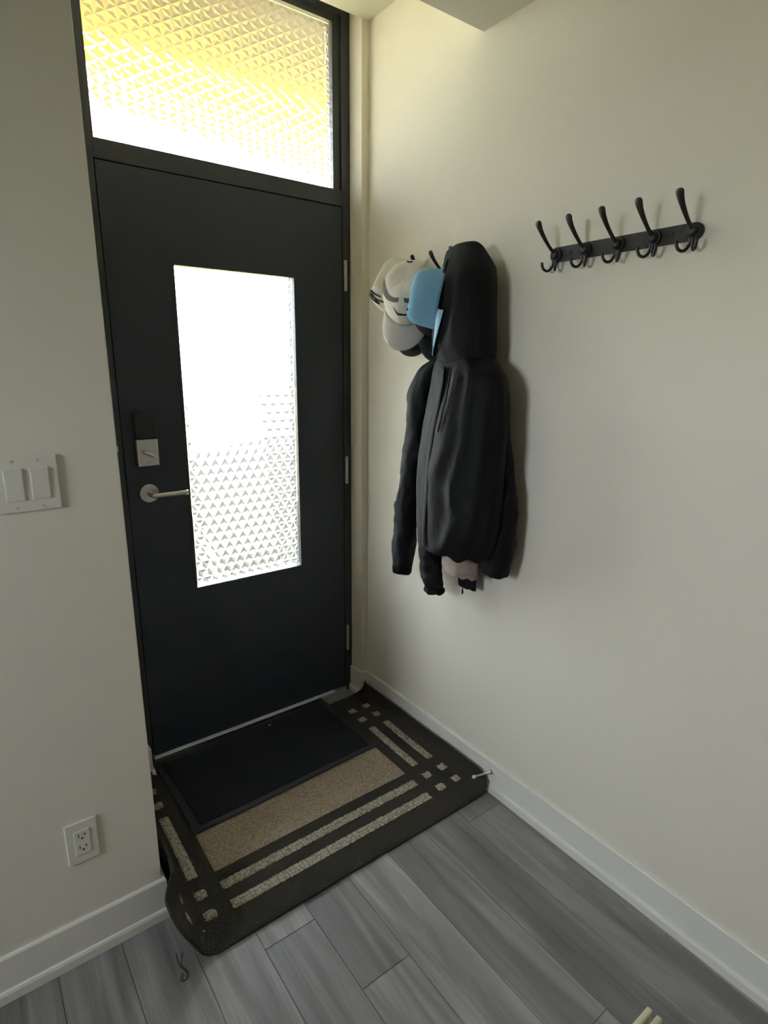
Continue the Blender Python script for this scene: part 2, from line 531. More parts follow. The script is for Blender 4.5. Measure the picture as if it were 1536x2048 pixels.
# hinges
for za, zb in ((1.736, 1.848), (0.975, 1.090), (0.208, 0.330)):
    bm = bmesh.new()
    hx, hy, hr = -0.0585, DY - 0.0075, 0.0064
    cuts = [za, za + (zb - za) * 0.14, za + (zb - za) * 0.86, zb]
    for a, b in zip(cuts, cuts[1:]):
        bm_disc(bm, (hx, hy, a + 0.0006), (0, 0, 1), hr, b - a - 0.0012, 16, 0.0008)
    bm_disc(bm, (hx, hy, za), (0, 0, 1), hr * 0.8, zb - za, 12)
    h = bm_obj('hinge', bm, M['nickel'], door, False)
    h['label'] = 'satin nickel hinge barrel'
    box('hinge_leaf', hx - 0.004, hx + 0.012, DY - 0.0022, DY - 0.0012, za, zb, M['nickel'], h)
# deadbolt: black battery cover above a nickel plate
dx0, dx1 = -0.884, -0.8175
db = box('deadbolt', dx0, dx1, DY - 0.030, DY, 1.2175, 1.304, M['lockblack'], door, 0.004, 3)
db['label'] = 'deadbolt with black cover over a nickel plate'
box('plate', dx0 - 0.001, dx1 + 0.001, DY - 0.028, DY, 1.1255, 1.2165, M['nickel'], db, 0.004, 3)
bm = bmesh.new()
c0 = Vector((-0.851, DY - 0.045, 1.169)); ang = R(-28)
pts = []; rr = []
for k in range(9):
    t = -1 + k / 4
    pts.append((c0.x + 0.021 * t * math.cos(ang), c0.y + 0.004 * t * t, c0.z + 0.021 * t * math.sin(ang) - 0.003 * t * t))
    rr.append((0.0082 * math.sqrt(max(0.08, 1 - (abs(t) ** 3) * 0.85)), 0.0062 * math.sqrt(max(0.08, 1 - abs(t) ** 3 * 0.85))))
bm_tube(bm, pts, rr, 12)
bm_disc(bm, (c0.x, DY - 0.028, c0.z), (0, -1, 0), 0.006, 0.016, 16)
bm_obj('thumbturn', bm, M['nickel'], db, True)
bm = bmesh.new()
bm_tube(bm, [(-0.857, DY - 0.0283, 1.1345), (-0.852, DY - 0.0283, 1.1352), (-0.846, DY - 0.0283, 1.139)], [(0.0008, 0.0004)] * 3, 6)
bm_obj('emblem', bm, M['slot'], db)
# lever handle
bm = bmesh.new()
bm_disc(bm, (-0.853, DY, 1.030), (0, -1, 0), 0.0315, 0.009, 48, 0.0015)
rs = bm_obj('rosette', bm, M['nickel'], door)
rs['label'] = 'round nickel rosette of the lever handle'
md = rs.modifiers.new('b', 'EDGE_SPLIT')
lv = smooth_pts([(-0.853, DY - 0.008, 1.030), (-0.853, DY - 0.035, 1.030), (-0.849, DY - 0.050, 1.030), (-0.838, DY - 0.056, 1.030), (-0.800, DY - 0.057, 1.030), (-0.738, DY - 0.057, 1.030)], 5)
tube('lever', lv, [0.0088] * len(lv), M['nickel'], rs, 16)

# ------------------------------------------------------------------ transom window above the door
tr = empty('window_1', (-0.49, DY, 2.09))
tag(tr, 'wide patterned glass transom window above the door', 'window', kind='structure')
tx0, tx1, tz0, tz1 = -0.9138, -0.098, 2.0925, 2.622
box('frame_side', tx1 + 0.031, XR, DY - 0.001, 0.17, 2.0906, 2.70, M['frame'], tr, 0.001)
box('frame_side', XL, tx0 - 0.010, DY - 0.001, 0.17, 2.0906, 2.70, M['frame'], tr, 0.001)
box('frame_head', tx0 - 0.010, tx1 + 0.031, DY - 0.001, 0.17, tz1 + 0.022, 2.70, M['frame'], tr, 0.001)
ring_frame('glazing_bead', tx0 - 0.010, tx1 + 0.031, 2.0906, tz1 + 0.022, tx0, tx1, tz0, tz1, DY + 0.010, DY + 0.03, M['frame'], tr)
patterned_pane('glass_pane', tx0 - 0.004, tx1 + 0.004, 2.0910, tz1 + 0.004, DY + 0.034, DY + 0.042, (-0.5256, 2.363), True, M['glass'], tr)

# ------------------------------------------------------------------ outside
tag(box('floor_outside', -40, 40, 0.22, 60, -0.30, -0.16, M['lawn']), 'pale ground outside seen through the door glass', 'ground', kind='structure')
tag(box('floor_garden', -40, XW - 0.15, -60, 0.21, -0.30, -0.16, M['garden']), 'ground outside the added side opening', 'ground', kind='structure')
tag(box('floor_porch', -4, 5, 0.22, 0.80, -0.155, -0.02, M['concrete']), 'pale concrete step outside the door', 'porch', kind='structure')
tag(box('floor_facet_dark', -6, 8, 0.80, 3.7, -0.155, -0.03, M['facet_dark']), 'added dark slab that turns door glass facets grey', 'path', kind='structure')  # invented dark ground, refracted as grey by the sideways facets
bm = bmesh.new()
wk = [(-0.34, 0.80), (0.08, 0.80), (1.35, 3.7), (0.55, 3.7)]  # invented pale strip, shaped so downward facets stay white
lo = [bm.verts.new((x, y, -0.0295)) for x, y in wk]; hi = [bm.verts.new((x, y, -0.021)) for x, y in wk]
bm.faces.new(lo[::-1]); bm.faces.new(hi)
for k in range(4): bm.faces.new((lo[k], lo[(k + 1) % 4], hi[(k + 1) % 4], hi[k]))
tag(bm_obj('floor_facet_pale', bm, M['concrete']), 'added pale strip that keeps some door glass facets white', 'path', kind='structure')
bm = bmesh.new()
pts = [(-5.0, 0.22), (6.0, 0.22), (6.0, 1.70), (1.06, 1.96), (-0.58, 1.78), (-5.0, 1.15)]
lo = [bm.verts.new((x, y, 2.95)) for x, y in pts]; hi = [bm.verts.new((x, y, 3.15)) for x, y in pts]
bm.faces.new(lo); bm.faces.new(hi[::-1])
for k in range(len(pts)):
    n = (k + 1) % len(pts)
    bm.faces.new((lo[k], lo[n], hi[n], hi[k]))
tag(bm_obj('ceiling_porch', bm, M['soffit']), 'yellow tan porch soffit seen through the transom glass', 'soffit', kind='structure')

# ------------------------------------------------------------------ switch and socket on the left wall
sw = empty('light_switch', (-1.253, LW, 1.161))
tag(sw, 'white double rocker light switch plate on the wall beside the door', 'light switch')
bm = bmesh.new(); bm_box(bm, -1.311, -1.195, LW - 0.0055, LW, 1.161, 1.275, 0.003, 3)
bm_obj('plate', bm, M['plastic'], sw)
for cx in (-1.2760, -1.2300):
    r0 = box('rocker_surround', cx - 0.0168, cx + 0.0168, LW - 0.0068, LW - 0.0056, 1.218 - 0.0335, 1.218 + 0.0335, M['plastic'], sw, 0.0006)
    V = [(cx - 0.0150, LW - 0.0069, 1.1870), (cx + 0.0150, LW - 0.0069, 1.1870), (cx + 0.0150, LW - 0.0069, 1.2490), (cx - 0.0150, LW - 0.0069, 1.2490),
         (cx - 0.0150, LW - 0.0076, 1.1870), (cx + 0.0150, LW - 0.0076, 1.1870), (cx + 0.0150, LW - 0.0096, 1.2490), (cx - 0.0150, LW - 0.0096, 1.2490)]
    mesh('rocker', V, [(4, 5, 6, 7), (0, 3, 2, 1), (0, 1, 5, 4), (1, 2, 6, 5), (2, 3, 7, 6), (3, 0, 4, 7)], M['plastic'], sw)
    for z in (1.1705, 1.2655):
        bm = bmesh.new(); bm_disc(bm, (cx, LW - 0.0054, z), (0, -1, 0), 0.0028, 0.0008, 12)
        bm_box(bm, cx - 0.0022, cx + 0.0022, LW - 0.0065, LW - 0.0061, z - 0.0004, z + 0.0004)
        bm_obj('screw', bm, M['screw'], sw)

so = empty('wall_socket', (-1.246, LW, 0.282))
tag(so, 'white double power socket low on the wall above the baseboard', 'socket')
bm = bmesh.new(); bm_box(bm, -1.281, -1.211, LW - 0.0055, LW, 0.282, 0.396, 0.003, 3)
bm_obj('plate', bm, M['plastic'], so)
box('insert', -1.246 - 0.0167, -1.246 + 0.0167, LW - 0.0078, LW - 0.0056, 0.339 - 0.0335, 0.339 + 0.0335, M['plastic'], so, 0.0008)
for cz in (0.357, 0.325):
    box('slot', -1.2540, -1.2520, LW - 0.0083, LW - 0.0079, cz - 0.001, cz + 0.0065, M['slot'], so)
    box('slot', -1.2405, -1.2385, LW - 0.0083, LW - 0.0079, cz - 0.0005, cz + 0.006, M['slot'], so)
    bm = bmesh.new(); bm_disc(bm, (-1.246, LW - 0.0079, cz - 0.0062), (0, -1, 0), 0.0024, 0.0004, 12)
    bm_obj('slot', bm, M['slot'], so)

# ------------------------------------------------------------------ hook rails
def hook(parent, y, z):
    """three pronged coat hook: a spoon ended upper prong and two small splayed lower prongs"""
    bm = bmesh.new()
    bm_disc(bm, (-0.0068, y, z), (-1, 0, 0), 0.0175, 0.006, 24, 0.002)
    bm_disc(bm, (-0.0128, y, z), (-1, 0, 0), 0.0115, 0.009, 20, 0.004)
    hk = bm_obj('hook', bm, M['hook'], parent, False)
    up = smooth_pts([(-0.014, y, z + 0.004), (-0.030, y, z + 0.010), (-0.052, y, z + 0.026), (-0.072, y, z + 0.044), (-0.084, y, z + 0.058), (-0.0905, y, z + 0.071)], 8)
    n = len(up)
    rr = []
    for k in range(n):
        t = k / (n - 1)
        wd = 0.0046 + 0.0062 * max(0, (t - 0.3) / 0.7) ** 1.3
        if t > 0.86: wd *= math.sqrt(max(0.10, 1 - ((t - 0.86) / 0.14) ** 2))
        rr.append((wd, 0.0042 - 0.0012 * t))
    bm = bmesh.new(); bm_tube(bm, up, rr, 12, flat=(-0.75, 0, 0.3))
    bm_obj('upper_prong', bm, M['hook'], hk, True)
    for sgn in (1, -1):
        d = Vector((-0.74, 0.67 * sgn, 0))
        prof = [(0.004, -0.014), (0.005, -0.026), (0.010, -0.036), (0.018, -0.0405), (0.027, -0.037), (0.032, -0.028), (0.0335, -0.019)]
        pp = smooth_pts([(-0.012 + d.x * a, y + d.y * a, z + b) for a, b in prof], 4)
        n = len(pp)
        bm = bmesh.new(); bm_tube(bm, pp, [0.0036 * (1 if k < n - 1 else 0.6) for k in range(n)], 10)
        bm_obj('lower_prong', bm, M['hook'], hk, True)

def hook_rail(name, y0, z, label, tilt=0.0):
    root = empty(name, (0, y0 - 0.18, z))
    tag(root, label, 'hook rail', 'wall hook rails')
    ya, yb_, hh = y0 + 0.002, y0 - 0.362, 0.0185
    V = []; prof = []
    for k in range(13):
        a = R(-90 + 15 * k); prof.append((ya + hh * math.cos(a), z + hh * math.sin(a)))
    for k in range(13):
        a = R(90 + 15 * k); prof.append((yb_ + hh * math.cos(a), z + hh * math.sin(a)))
    bm = bmesh.new()
    a_ = [bm.verts.new((-0.0005, y, q)) for y, q in prof]; b_ = [bm.verts.new((-0.0065, y, q)) for y, q in prof]
    bm.faces.new(a_); bm.faces.new(b_[::-1])
    for k in range(len(prof)):
        n = (k + 1) % len(prof); bm.faces.new((a_[k], a_[n], b_[n], b_[k]))
    bm_obj('rail', bm, M['hook'], root)
    for i in range(5):
        hook(root, y0 - 0.0905 * i, z)
    for i in (0.47, 3.45):
        bm = bmesh.new(); bm_disc(bm, (-0.0065, y0 - 0.0905 * i, z + 0.001), (-1, 0, 0), 0.0045, 0.0018, 14, 0.0008)
        bm_obj('screw', bm, M['hook'], root)
    return root
hook_rail('hook_rail', -0.880, 1.748, 'empty black five hook rail on the wall, nothing hanging on it')
hook_rail('hook_rail', -0.282, 1.735, 'black five hook rail behind the hanging caps and jackets')

# ------------------------------------------------------------------ rug
def smooth01(t):
    t = max(0.0, min(1.0, t)); return t * t * (3 - 2 * t)
RU, RV0, RV1 = -0.5615, -0.385, 0.392    # centre x, back / front half lengths measured from RC
RC = -0.378
UL, UR = -0.612, 0.578
def rug_pt(u, v, off=0.0):
    """u across (x), v from the centre towards the room; returns the point on the rug's top surface"""
    y = RC - v
    fr = min(1.0, max(0.0, (v - 0.30) / 0.09))            # near the front edge
    bk = min(1.0, max(0.0, (-v - 0.24) / 0.14))
    rip = 0.0012 * math.sin(9 * u + 7 * v) + 0.001 * math.sin(17 * v - 4 * u)
    if u >= 0:
        u0 = 0.494; r = 0.034; amax = R(86)
        if u <= u0: x, z, nx, nz = u, 0.0, 0.0, 1.0
        else:
            s = u - u0; a = min(s / r, amax)
            x = u0 + r * math.sin(a); z = r * (1 - math.cos(a)); e = s - r * a
            if e > 0: x += e * math.cos(amax); z += e * math.sin(amax)
            nx, nz = -math.sin(a), math.cos(a)
    else:
        u0 = 0.436; r = 0.045; amax = R(87 - 22 * smooth01((v - 0.215) / 0.10))
        if -u <= u0: x, z, nx, nz = u, 0.0, 0.0, 1.0
        else:
            s = -u - u0; a = min(s / r, amax)
            x = -(u0 + r * math.sin(a)); z = r * (1 - math.cos(a)); e = s - r * a
            if e > 0: x -= e * math.cos(amax); z += e * math.sin(amax)
            nx, nz = math.sin(a), math.cos(a)
    flat = max(0.0, 1 - abs(u) / 0.6)
    z += 0.0035 + 0.0065 + rip * (0.3 + 0.7 * (1 - flat))
    # the back edge climbs the short baseboards either side of the door recess
    if (u > 0.455 or u < -0.365) and y > -0.026:
        k = smooth01((u - 0.455) / 0.05) if u > 0 else smooth01((-u - 0.365) / 0.05)
        z += (y + 0.026) * k; y = y + (-0.026 - y) * k
    return Vector((RU + x + nx * off, y, z + nz * off))

rug = empty('area_rug', (RU, RC, 0.0))
tag(rug, 'dark brown rug with tan blocks and stripes, curling up the baseboards', 'rug')
nu, nv = 90, 52
def corner_clip(u, v):
    """rounded corners of the rug outline"""
    rc = 0.045
    uu = u; 
    for (cu, su) in ((UL + rc, -1), (UR - rc, 1)):
        for (cv, sv) in ((-0.385 + rc, -1), (0.392 - rc, 1)):
            du, dv = (u - cu) * su, (v - cv) * sv
            if du > 0 and dv > 0:
                m_ = max(du, dv); d = math.hypot(du, dv)
                k = m_ / d
                return cu + su * du * k, cv + sv * dv * k
    return u, v
V, F = [], []
for layer in (0.0, -0.0065):
    for j in range(nv + 1):
        for i in range(nu + 1):
            u = UL + (UR - UL) * i / nu; v = -0.385 + 0.777 * j / nv
            u, v = corner_clip(u, v)
            V.append(rug_pt(u, v, layer))
S = (nu + 1) * (nv + 1)
for j in range(nv):
    for i in range(nu):
        a = j * (nu + 1) + i
        F.append((a, a + nu + 1, a + nu + 2, a + 1)); F.append((S + a, S + a + 1, S + a + nu + 2, S + a + nu + 1))
edge = [i for i in range(nu + 1)] + [j * (nu + 1) + nu for j in range(1, nv + 1)] + [nv * (nu + 1) + i for i in range(nu - 1, -1, -1)] + [j * (nu + 1) for j in range(nv - 1, 0, -1)]
for a, b in zip(edge, edge[1:] + edge[:1]): F.append((a, b, S + b, S + a))
mesh('rug_body', V, F, M['rug'], rug, True)
# stitched binding round the edge
bpts = [rug_pt(*corner_clip(UL + (UR - UL) * (k % (nu + 1)) / nu, -0.385 + 0.777 * (k // (nu + 1)) / nv), -0.003) for k in edge]
bm = bmesh.new(); bm_tube(bm, bpts + [bpts[0]], 0.0042, 6)
bm_obj('binding', bm, M['rug'], rug, True)
def patch(name, u0, u1, v0, v1, m, amp, lift, wob):
    n_u = max(2, int((u1 - u0) / 0.006)); n_v = max(2, int((v1 - v0) / 0.006))
    V, F = [], []
    rr = random.Random(int(u0 * 1000) * 7 + int(v0 * 1000))
    for j in range(n_v + 1):
        for i in range(n_u + 1):
            u = u0 + (u1 - u0) * i / n_u; v = v0 + (v1 - v0) * j / n_v
            if i in (0, n_u): u += rr.uniform(-wob, wob)
            if j in (0, n_v): v += rr.uniform(-wob, wob)
            ed = 0.0 if (i in (0, n_u) or j in (0, n_v)) else 1.0
            z = -0.001 + ed * (lift + amp * (0.5 + 0.5 * math.sin(u * 330) * math.sin(v * 330)) + rr.uniform(0, amp * 0.5))
            V.append(rug_pt(u, v, z))
    for j in range(n_v):
        for i in range(n_u):
            a = j * (n_u + 1) + i
            F.append((a, a + n_u + 1, a + n_u + 2, a + 1))
    return mesh(name, V, F, m, rug, True)
patch('centre_panel', -0.3625, 0.3625, -0.06, 0.160, M['rugtan'], 0.0008, 0.0016, 0.0012)['label'] = 'large tan centre block of the rug'
for s_ in (-1, 1):
    for k, (a, b) in enumerate(((0.196, 0.232), (0.271, 0.308))):
        v0, v1 = (a, b) if s_ > 0 else (-b, -a)
        patch('long_stripe', -0.3625, 0.3625, v0, v1, M['rugtan2'], 0.0016, 0.0020, 0.0020)
    for k, (a, b) in enumerate(((0.402, 0.437), (0.475, 0.508))):
        u0, u1 = (a, b) if s_ > 0 else (-b, -a)
        patch('short_stripe', u0, u1, -0.146, 0.146, M['rugtan2'], 0.0014, 0.0018, 0.0018)
        for sv in (-1, 1):
            for (c, d) in ((0.190, 0.226), (0.266, 0.301)):
                v0, v1 = (c, d) if sv > 0 else (-d, -c)
                patch('square_block', u0 - 0.001, u1 + 0.001, v0, v1, M['rugtan2'], 0.0016, 0.0020, 0.0030)
th = smooth_pts([(-1.090, -0.716, 0.012), (-1.091, -0.740, 0.004), (-1.087, -0.757, 0.003), (-1.082, -0.772, 0.003), (-1.089, -0.788, 0.003), (-1.100, -0.784, 0.003), (-1.094, -0.771, 0.004), (-1.088, -0.768, 0.005)], 5)
tube('loose_thread', th, 0.0011, M['rug'], rug, 6)['label'] = 'loose dark thread looped at the rug corner'

# ------------------------------------------------------------------ black doormat on the rug
dm = empty('doormat', (-0.565, -0.14, 0.012))
dm.rotation_euler.z = R(1.6)
tag(dm, 'black rectangular doormat lying on the rug against the door threshold', 'doormat')
bm = bmesh.new(); bm_box(bm, -0.926, -0.199, -0.362, 0.058, 0.0140, 0.0180, 0.0015, 2)
bm_obj('rubber_edge', bm, M['rubber'], dm)
V, F = [], []
n_u, n_v = 140, 70
for j in range(n_v + 1):
    for i in range(n_u + 1):
        x = -0.903 + (0.903 - 0.222) * i / n_u; y = -0.340 + (0.340 + 0.036) * j / n_v
        e = 0.0 if i in (0, n_u) or j in (0, n_v) else 1.0
        V.append((x, y, 0.0177 + e * (0.0028 + 0.0008 * math.sin(i * 1.7) * math.sin(j * 1.3))))
for j in range(n_v):
    for i in range(n_u):
        a = j * (n_u + 1) + i
        F.append((a, a + 1, a + n_u + 2, a + n_u + 1))
mesh('pile', V, F, M['mat'], dm, True)
def scrap(name, c, r, label):
    bm = bmesh.new(); bmesh.ops.create_icosphere(bm, subdivisions=1, radius=1)
    rr = random.Random(3)
    for v in bm.verts: v.co = Vector((c[0] + v.co.x * r * rr.uniform(.7, 1.3), c[1] + v.co.y * r * rr.uniform(.5, 1), c[2] + v.co.z * r * 0.35))
    tag(bm_obj(name, bm, M['crumb'], None, True), label, 'scrap')
scrap('paper_scrap', (-0.484, 0.006, 0.0232), 0.0048, 'tiny white scrap on the black doormat')
scrap('paper_scrap', (RU - 0.452, RC - 0.322, 0.0125), 0.0035, 'tiny white scrap on the brown rug border')

# ------------------------------------------------------------------ wall doorstop
ds = empty('doorstop', (-0.01, -0.769, 0.075))
tag(ds, 'slim metal doorstop with a white tip sticking out of the baseboard', 'doorstop')
a, b = Vector((-0.0096, -0.775, 0.082)), Vector((-0.070, -0.742, 0.066))
d = (b - a).normalized()
bm = bmesh.new()
bm_tube(bm, [a, a + d * 0.006, a + d * 0.012, b - d * 0.012, b - d * 0.010], [0.0085, 0.0075, 0.0045, 0.0042, 0.0042], 14)
bm_obj('rod', bm, M['nickel'], ds, True)
bm = bmesh.new()
bm_tube(bm, [b - d * 0.012, b - d * 0.010, b - d * 0.002, b], [0.0050, 0.0062, 0.0062, 0.0040], 14)
bm_obj('rubber_tip', bm, M['tip'], ds, True)

# ------------------------------------------------------------------ hanging clothes
def smooth01(t):
    t = max(0.0, min(1.0, t)); return t * t * (3 - 2 * t)

def loft(name, rows, m, parent, ridges=(), seed=0.0, nt=72, ks=7, rough=0.004, closed_top=True, hem=0.0, power=2.0, wall=-0.012):
    """cloth volume lofted through rows (z, xc, yc, half_y, half_x); ridges = (deg_top, deg_bottom, z_top, z_bottom, height, width_deg)"""
    R_ = smooth_pts(rows, ks)
    zt, zb = R_[0][0], R_[-1][0]
    V, F = [], []
    for (z, xc, yc, a, b) in R_:
        f = (zt - z) / (zt - zb)
        for k in range(nt):
            th = 2 * PI * k / nt
            c, s = math.cos(th), math.sin(th)
            cc = math.copysign(abs(c) ** (2 / power), c); ss = math.copysign(abs(s) ** (2 / power), s)
            d = 0.0
            for (d0, d1, z0, z1, h, wdt) in ridges:
                if z > z0 + 0.02 or z < z1 - 0.02: continue
                t = (z0 - z) / (z0 - z1)
                env = smooth01((z0 + 0.02 - z) / 0.06) * smooth01((z - z1 + 0.02) / 0.06)
                cen = d0 + (d1 - d0) * t + 3.0 * math.sin(z * 23 + seed)
                dd = (math.degrees(th) - cen + 180) % 360 - 180
                d += h * env * math.exp(-(dd / wdt) ** 2)
            d += rough * noise.noise(Vector((c * 2.2 + seed, s * 2.2, z * 5.0))) + rough * 0.5 * noise.noise(Vector((c * 6 + seed, s * 6, z * 14)))
            x = xc + (b + d) * cc; y = yc + (a + d) * ss
            zz = z
            if hem: zz += hem * f ** 6 * noise.noise(Vector((c * 3 + 5, s * 3, seed)))
            V.append((min(x, wall), y, zz))
    n = len(R_)
    for i in range(n - 1):
        for k in range(nt):
            p, q = i * nt + k, i * nt + (k + 1) % nt
            F.append((p, p + nt, q + nt, q))
    if closed_top: F.append(tuple(range(nt)))
    # turned-in hem
    base = len(V)
    z, xc, yc, a, b = R_[-1]
    for kk, (sh_, dz) in enumerate(((0.95, 0.0), (0.93, 0.03))):
        for k in range(nt):
            x, y, zz = V[(n - 1) * nt + k]
            V.append((xc + (x - xc) * sh_, yc + (y - yc) * sh_, zz + dz))
    for k in range(nt):
        q = (k + 1) % nt
        F.append(((n - 1) * nt + k, base + k, base + q, (n - 1) * nt + q))
        F.append((base + k, base + nt + k, base + nt + q, base + q))
    F.append(tuple(base + nt + k for k in range(nt))[::-1])
    return mesh(name, V, F, m, parent, True), R_

def sleeve(name, pts, m, parent, seed=0.0, n=28, rough=0.006, wr=14.0, wall=-0.010, closed=True):
    """cloth tube; pts = (x, y, z, r_side, r_depth)"""
    S_ = smooth_pts(pts, 9)
    V, F = [], []
    for i, p in enumerate(S_):
        c = Vector(p[:3]); a = Vector(S_[min(i + 1, len(S_) - 1)][:3]); b = Vector(S_[max(i - 1, 0)][:3])
        t = (a - b).normalized()
        side = Vector((0.1, 1, 0)); side = (side - t * side.dot(t)).normalized(); nr = t.cross(side)
        for k in range(n):
            th = 2 * PI * k / n
            d = rough * (noise.noise(Vector((math.cos(th) * 1.6 + seed, math.sin(th) * 1.6, p[2] * wr))) + 0.5 * noise.noise(Vector((math.cos(th) * 4, math.sin(th) * 4 + seed, p[2] * wr * 2))))
            q = c + side * (p[3] + d) * math.cos(th) + nr * (p[4] + d) * math.sin(th)
            V.append((min(q.x, wall), q.y, q.z))
    N = len(S_)
    for i in range(N - 1):
        for k in range(n):
            p, q = i * n + k, i * n + (k + 1) % n
            F.append((p, q, q + n, p + n))
    F.append(tuple(range(n))[::-1])
    # recessed cuff opening
    base = len(V); c = Vector(S_[-1][:3])
    for sh_, dz in ((0.86, 0.0), (0.8, 0.03)):
        for k in range(n):
            v = Vector(V[(N - 1) * n + k]); w_ = c + (v - c) * sh_; V.append((w_.x, w_.y, w_.z + dz))
    for k in range(n):
        q = (k + 1) % n
        F.append(((N - 1) * n + k, (N - 1) * n + q, base + q, base + k)); F.append((base + k, base + q, base + n + q, base + n + k))
    F.append(tuple(base + n + k for k in range(n)))
    return mesh(name, V, F, m, parent, True)

def ribbon(name, R_, z0, z1, d0, d1, width, off, m, parent, step=0.012):
    """strip lying on a loft between two angles"""
    pts = []
    n = int((z0 - z1) / step)
    for i in range(n + 1):
        z = z0 + (z1 - z0) * i / n
        r = min(R_, key=lambda q: abs(q[0] - z))
        th = R(d0 + (d1 - d0) * i / n)
        pts.append((r[1] + (r[4] + off) * math.cos(th), r[2] + (r[3] + off) * math.sin(th), z, th))
    bm = bmesh.new()
    bm_tube(bm, [p[:3] for p in pts], [(width, 0.0022)] * len(pts), 8, flat=(math.cos(R(d0)), math.sin(R(d0)), 0))
    return bm_obj(name, bm, m, parent, True)

# front: black hooded windbreaker
j1 = empty('hooded_jacket', (-0.06, -0.63, 0.88))
tag(j1, 'black hooded windbreaker hanging outermost over the hook rail', 'jacket', 'jackets on the hook rail')
hood_rows = [(1.8065, -0.090, -0.622, 0.020, 0.008), (1.8040, -0.088, -0.622, 0.036, 0.018), (1.7965, -0.085, -0.620, 0.0500, 0.032), (1.7841, -0.081, -0.6123, 0.0677, 0.045),
             (1.7455, -0.084, -0.6291, 0.0793, 0.066), (1.7024, -0.094, -0.6398, 0.0878, 0.076),
             (1.6193, -0.098, -0.6368, 0.1006, 0.079), (1.5345, -0.098, -0.6351, 0.1100, 0.079), (1.500, -0.095, -0.638, 0.108, 0.076), (1.470, -0.095, -0.645, 0.096, 0.068), (1.445, -0.097, -0.655, 0.078, 0.055)]
h_, HR = loft('hood', hood_rows, M['nylon'], j1, [(172, 168, 1.77, 1.50, 0.006, 9), (205, 196, 1.72, 1.50, 0.004, 12), (262, 270, 1.75, 1.52, 0.003, 16)], 1.3, rough=0.004)
ribbon('hood_rim', HR, 1.755, 1.50, 166, 160, 0.006, 0.006, M['nylon'], j1)
body_rows = [(1.492, -0.098, -0.645, 0.085, 0.055), (1.4738, -0.101, -0.6504, 0.1115, 0.063), (1.4479, -0.106, -0.6659, 0.1309, 0.069), (1.4192, -0.111, -0.6758, 0.1418, 0.074), (1.3611, -0.116, -0.678, 0.1477, 0.079), (1.2717, -0.121, -0.6721, 0.1569, 0.084),
             (1.1645, -0.124, -0.6687, 0.1678, 0.087), (1.054, -0.124, -0.6676, 0.1704, 0.087), (0.9721, -0.124, -0.6634, 0.165, 0.087), (0.908, -0.121, -0.656, 0.155, 0.084), (0.8887, -0.119, -0.6526, 0.1473, 0.082)]
b_, BR = loft('body', body_rows, M['nylon'], j1,
              [(214, 196, 1.47, 0.89, 0.012, 7), (196, 182, 1.46, 1.12, 0.009, 8), (236, 224, 1.44, 0.95, 0.006, 10), (178, 172, 1.36, 0.92, 0.006, 8), (262, 255, 1.42, 0.92, 0.005, 14), (205, 178, 1.02, 0.88, 0.006, 9)], 4.1, rough=0.006, hem=0.02, wall=-0.036)
ribbon('zip_placket', BR, 1.455, 0.900, 168, 160, 0.011, 0.004, M['nylon'], j1)
ribbon('drawcord', BR, 1.455, 1.270, 186, 178, 0.0022, 0.012, M['knit'], j1)
sleeve('sleeve', [(-0.080, -0.735, 1.445, 0.034, 0.036), (-0.078, -0.755, 1.364, 0.045, 0.042), (-0.074, -0.762, 1.262, 0.046, 0.040), (-0.070, -0.783, 1.145, 0.050, 0.042), (-0.070, -0.798, 1.056, 0.053, 0.042), (-0.068, -0.797, 0.946, 0.051, 0.042), (-0.066, -0.785, 0.838, 0.047, 0.040)], M['nylon'], j1, 2.2)
sl = sleeve('sleeve', [(-0.10, -0.520, 1.050, 0.035, 0.035), (-0.105, -0.515, 0.950, 0.042, 0.040), (-0.105, -0.522, 0.860, 0.044, 0.040), (-0.105, -0.530, 0.790, 0.043, 0.038), (-0.105, -0.545, 0.735, 0.036, 0.032), (-0.105, -0.550, 0.712, 0.030, 0.028)], M['nylon'], j1, 6.2, rough=0.007, wr=24)
bm = bmesh.new()
cc = Vector((-0.105, -0.551, 0.713))
ring = [cc + Vector((0.027 * math.cos(a), 0.030 * math.sin(a), 0.0025 * math.sin(5 * a))) for a in [2 * PI * k / 30 for k in range(31)]]
bm_tube(bm, ring, [0.0092 + 0.0012 * math.sin(k * 2.1) for k in range(31)], 8)
bm_obj('elastic_cuff', bm, M['knit'], sl, True)

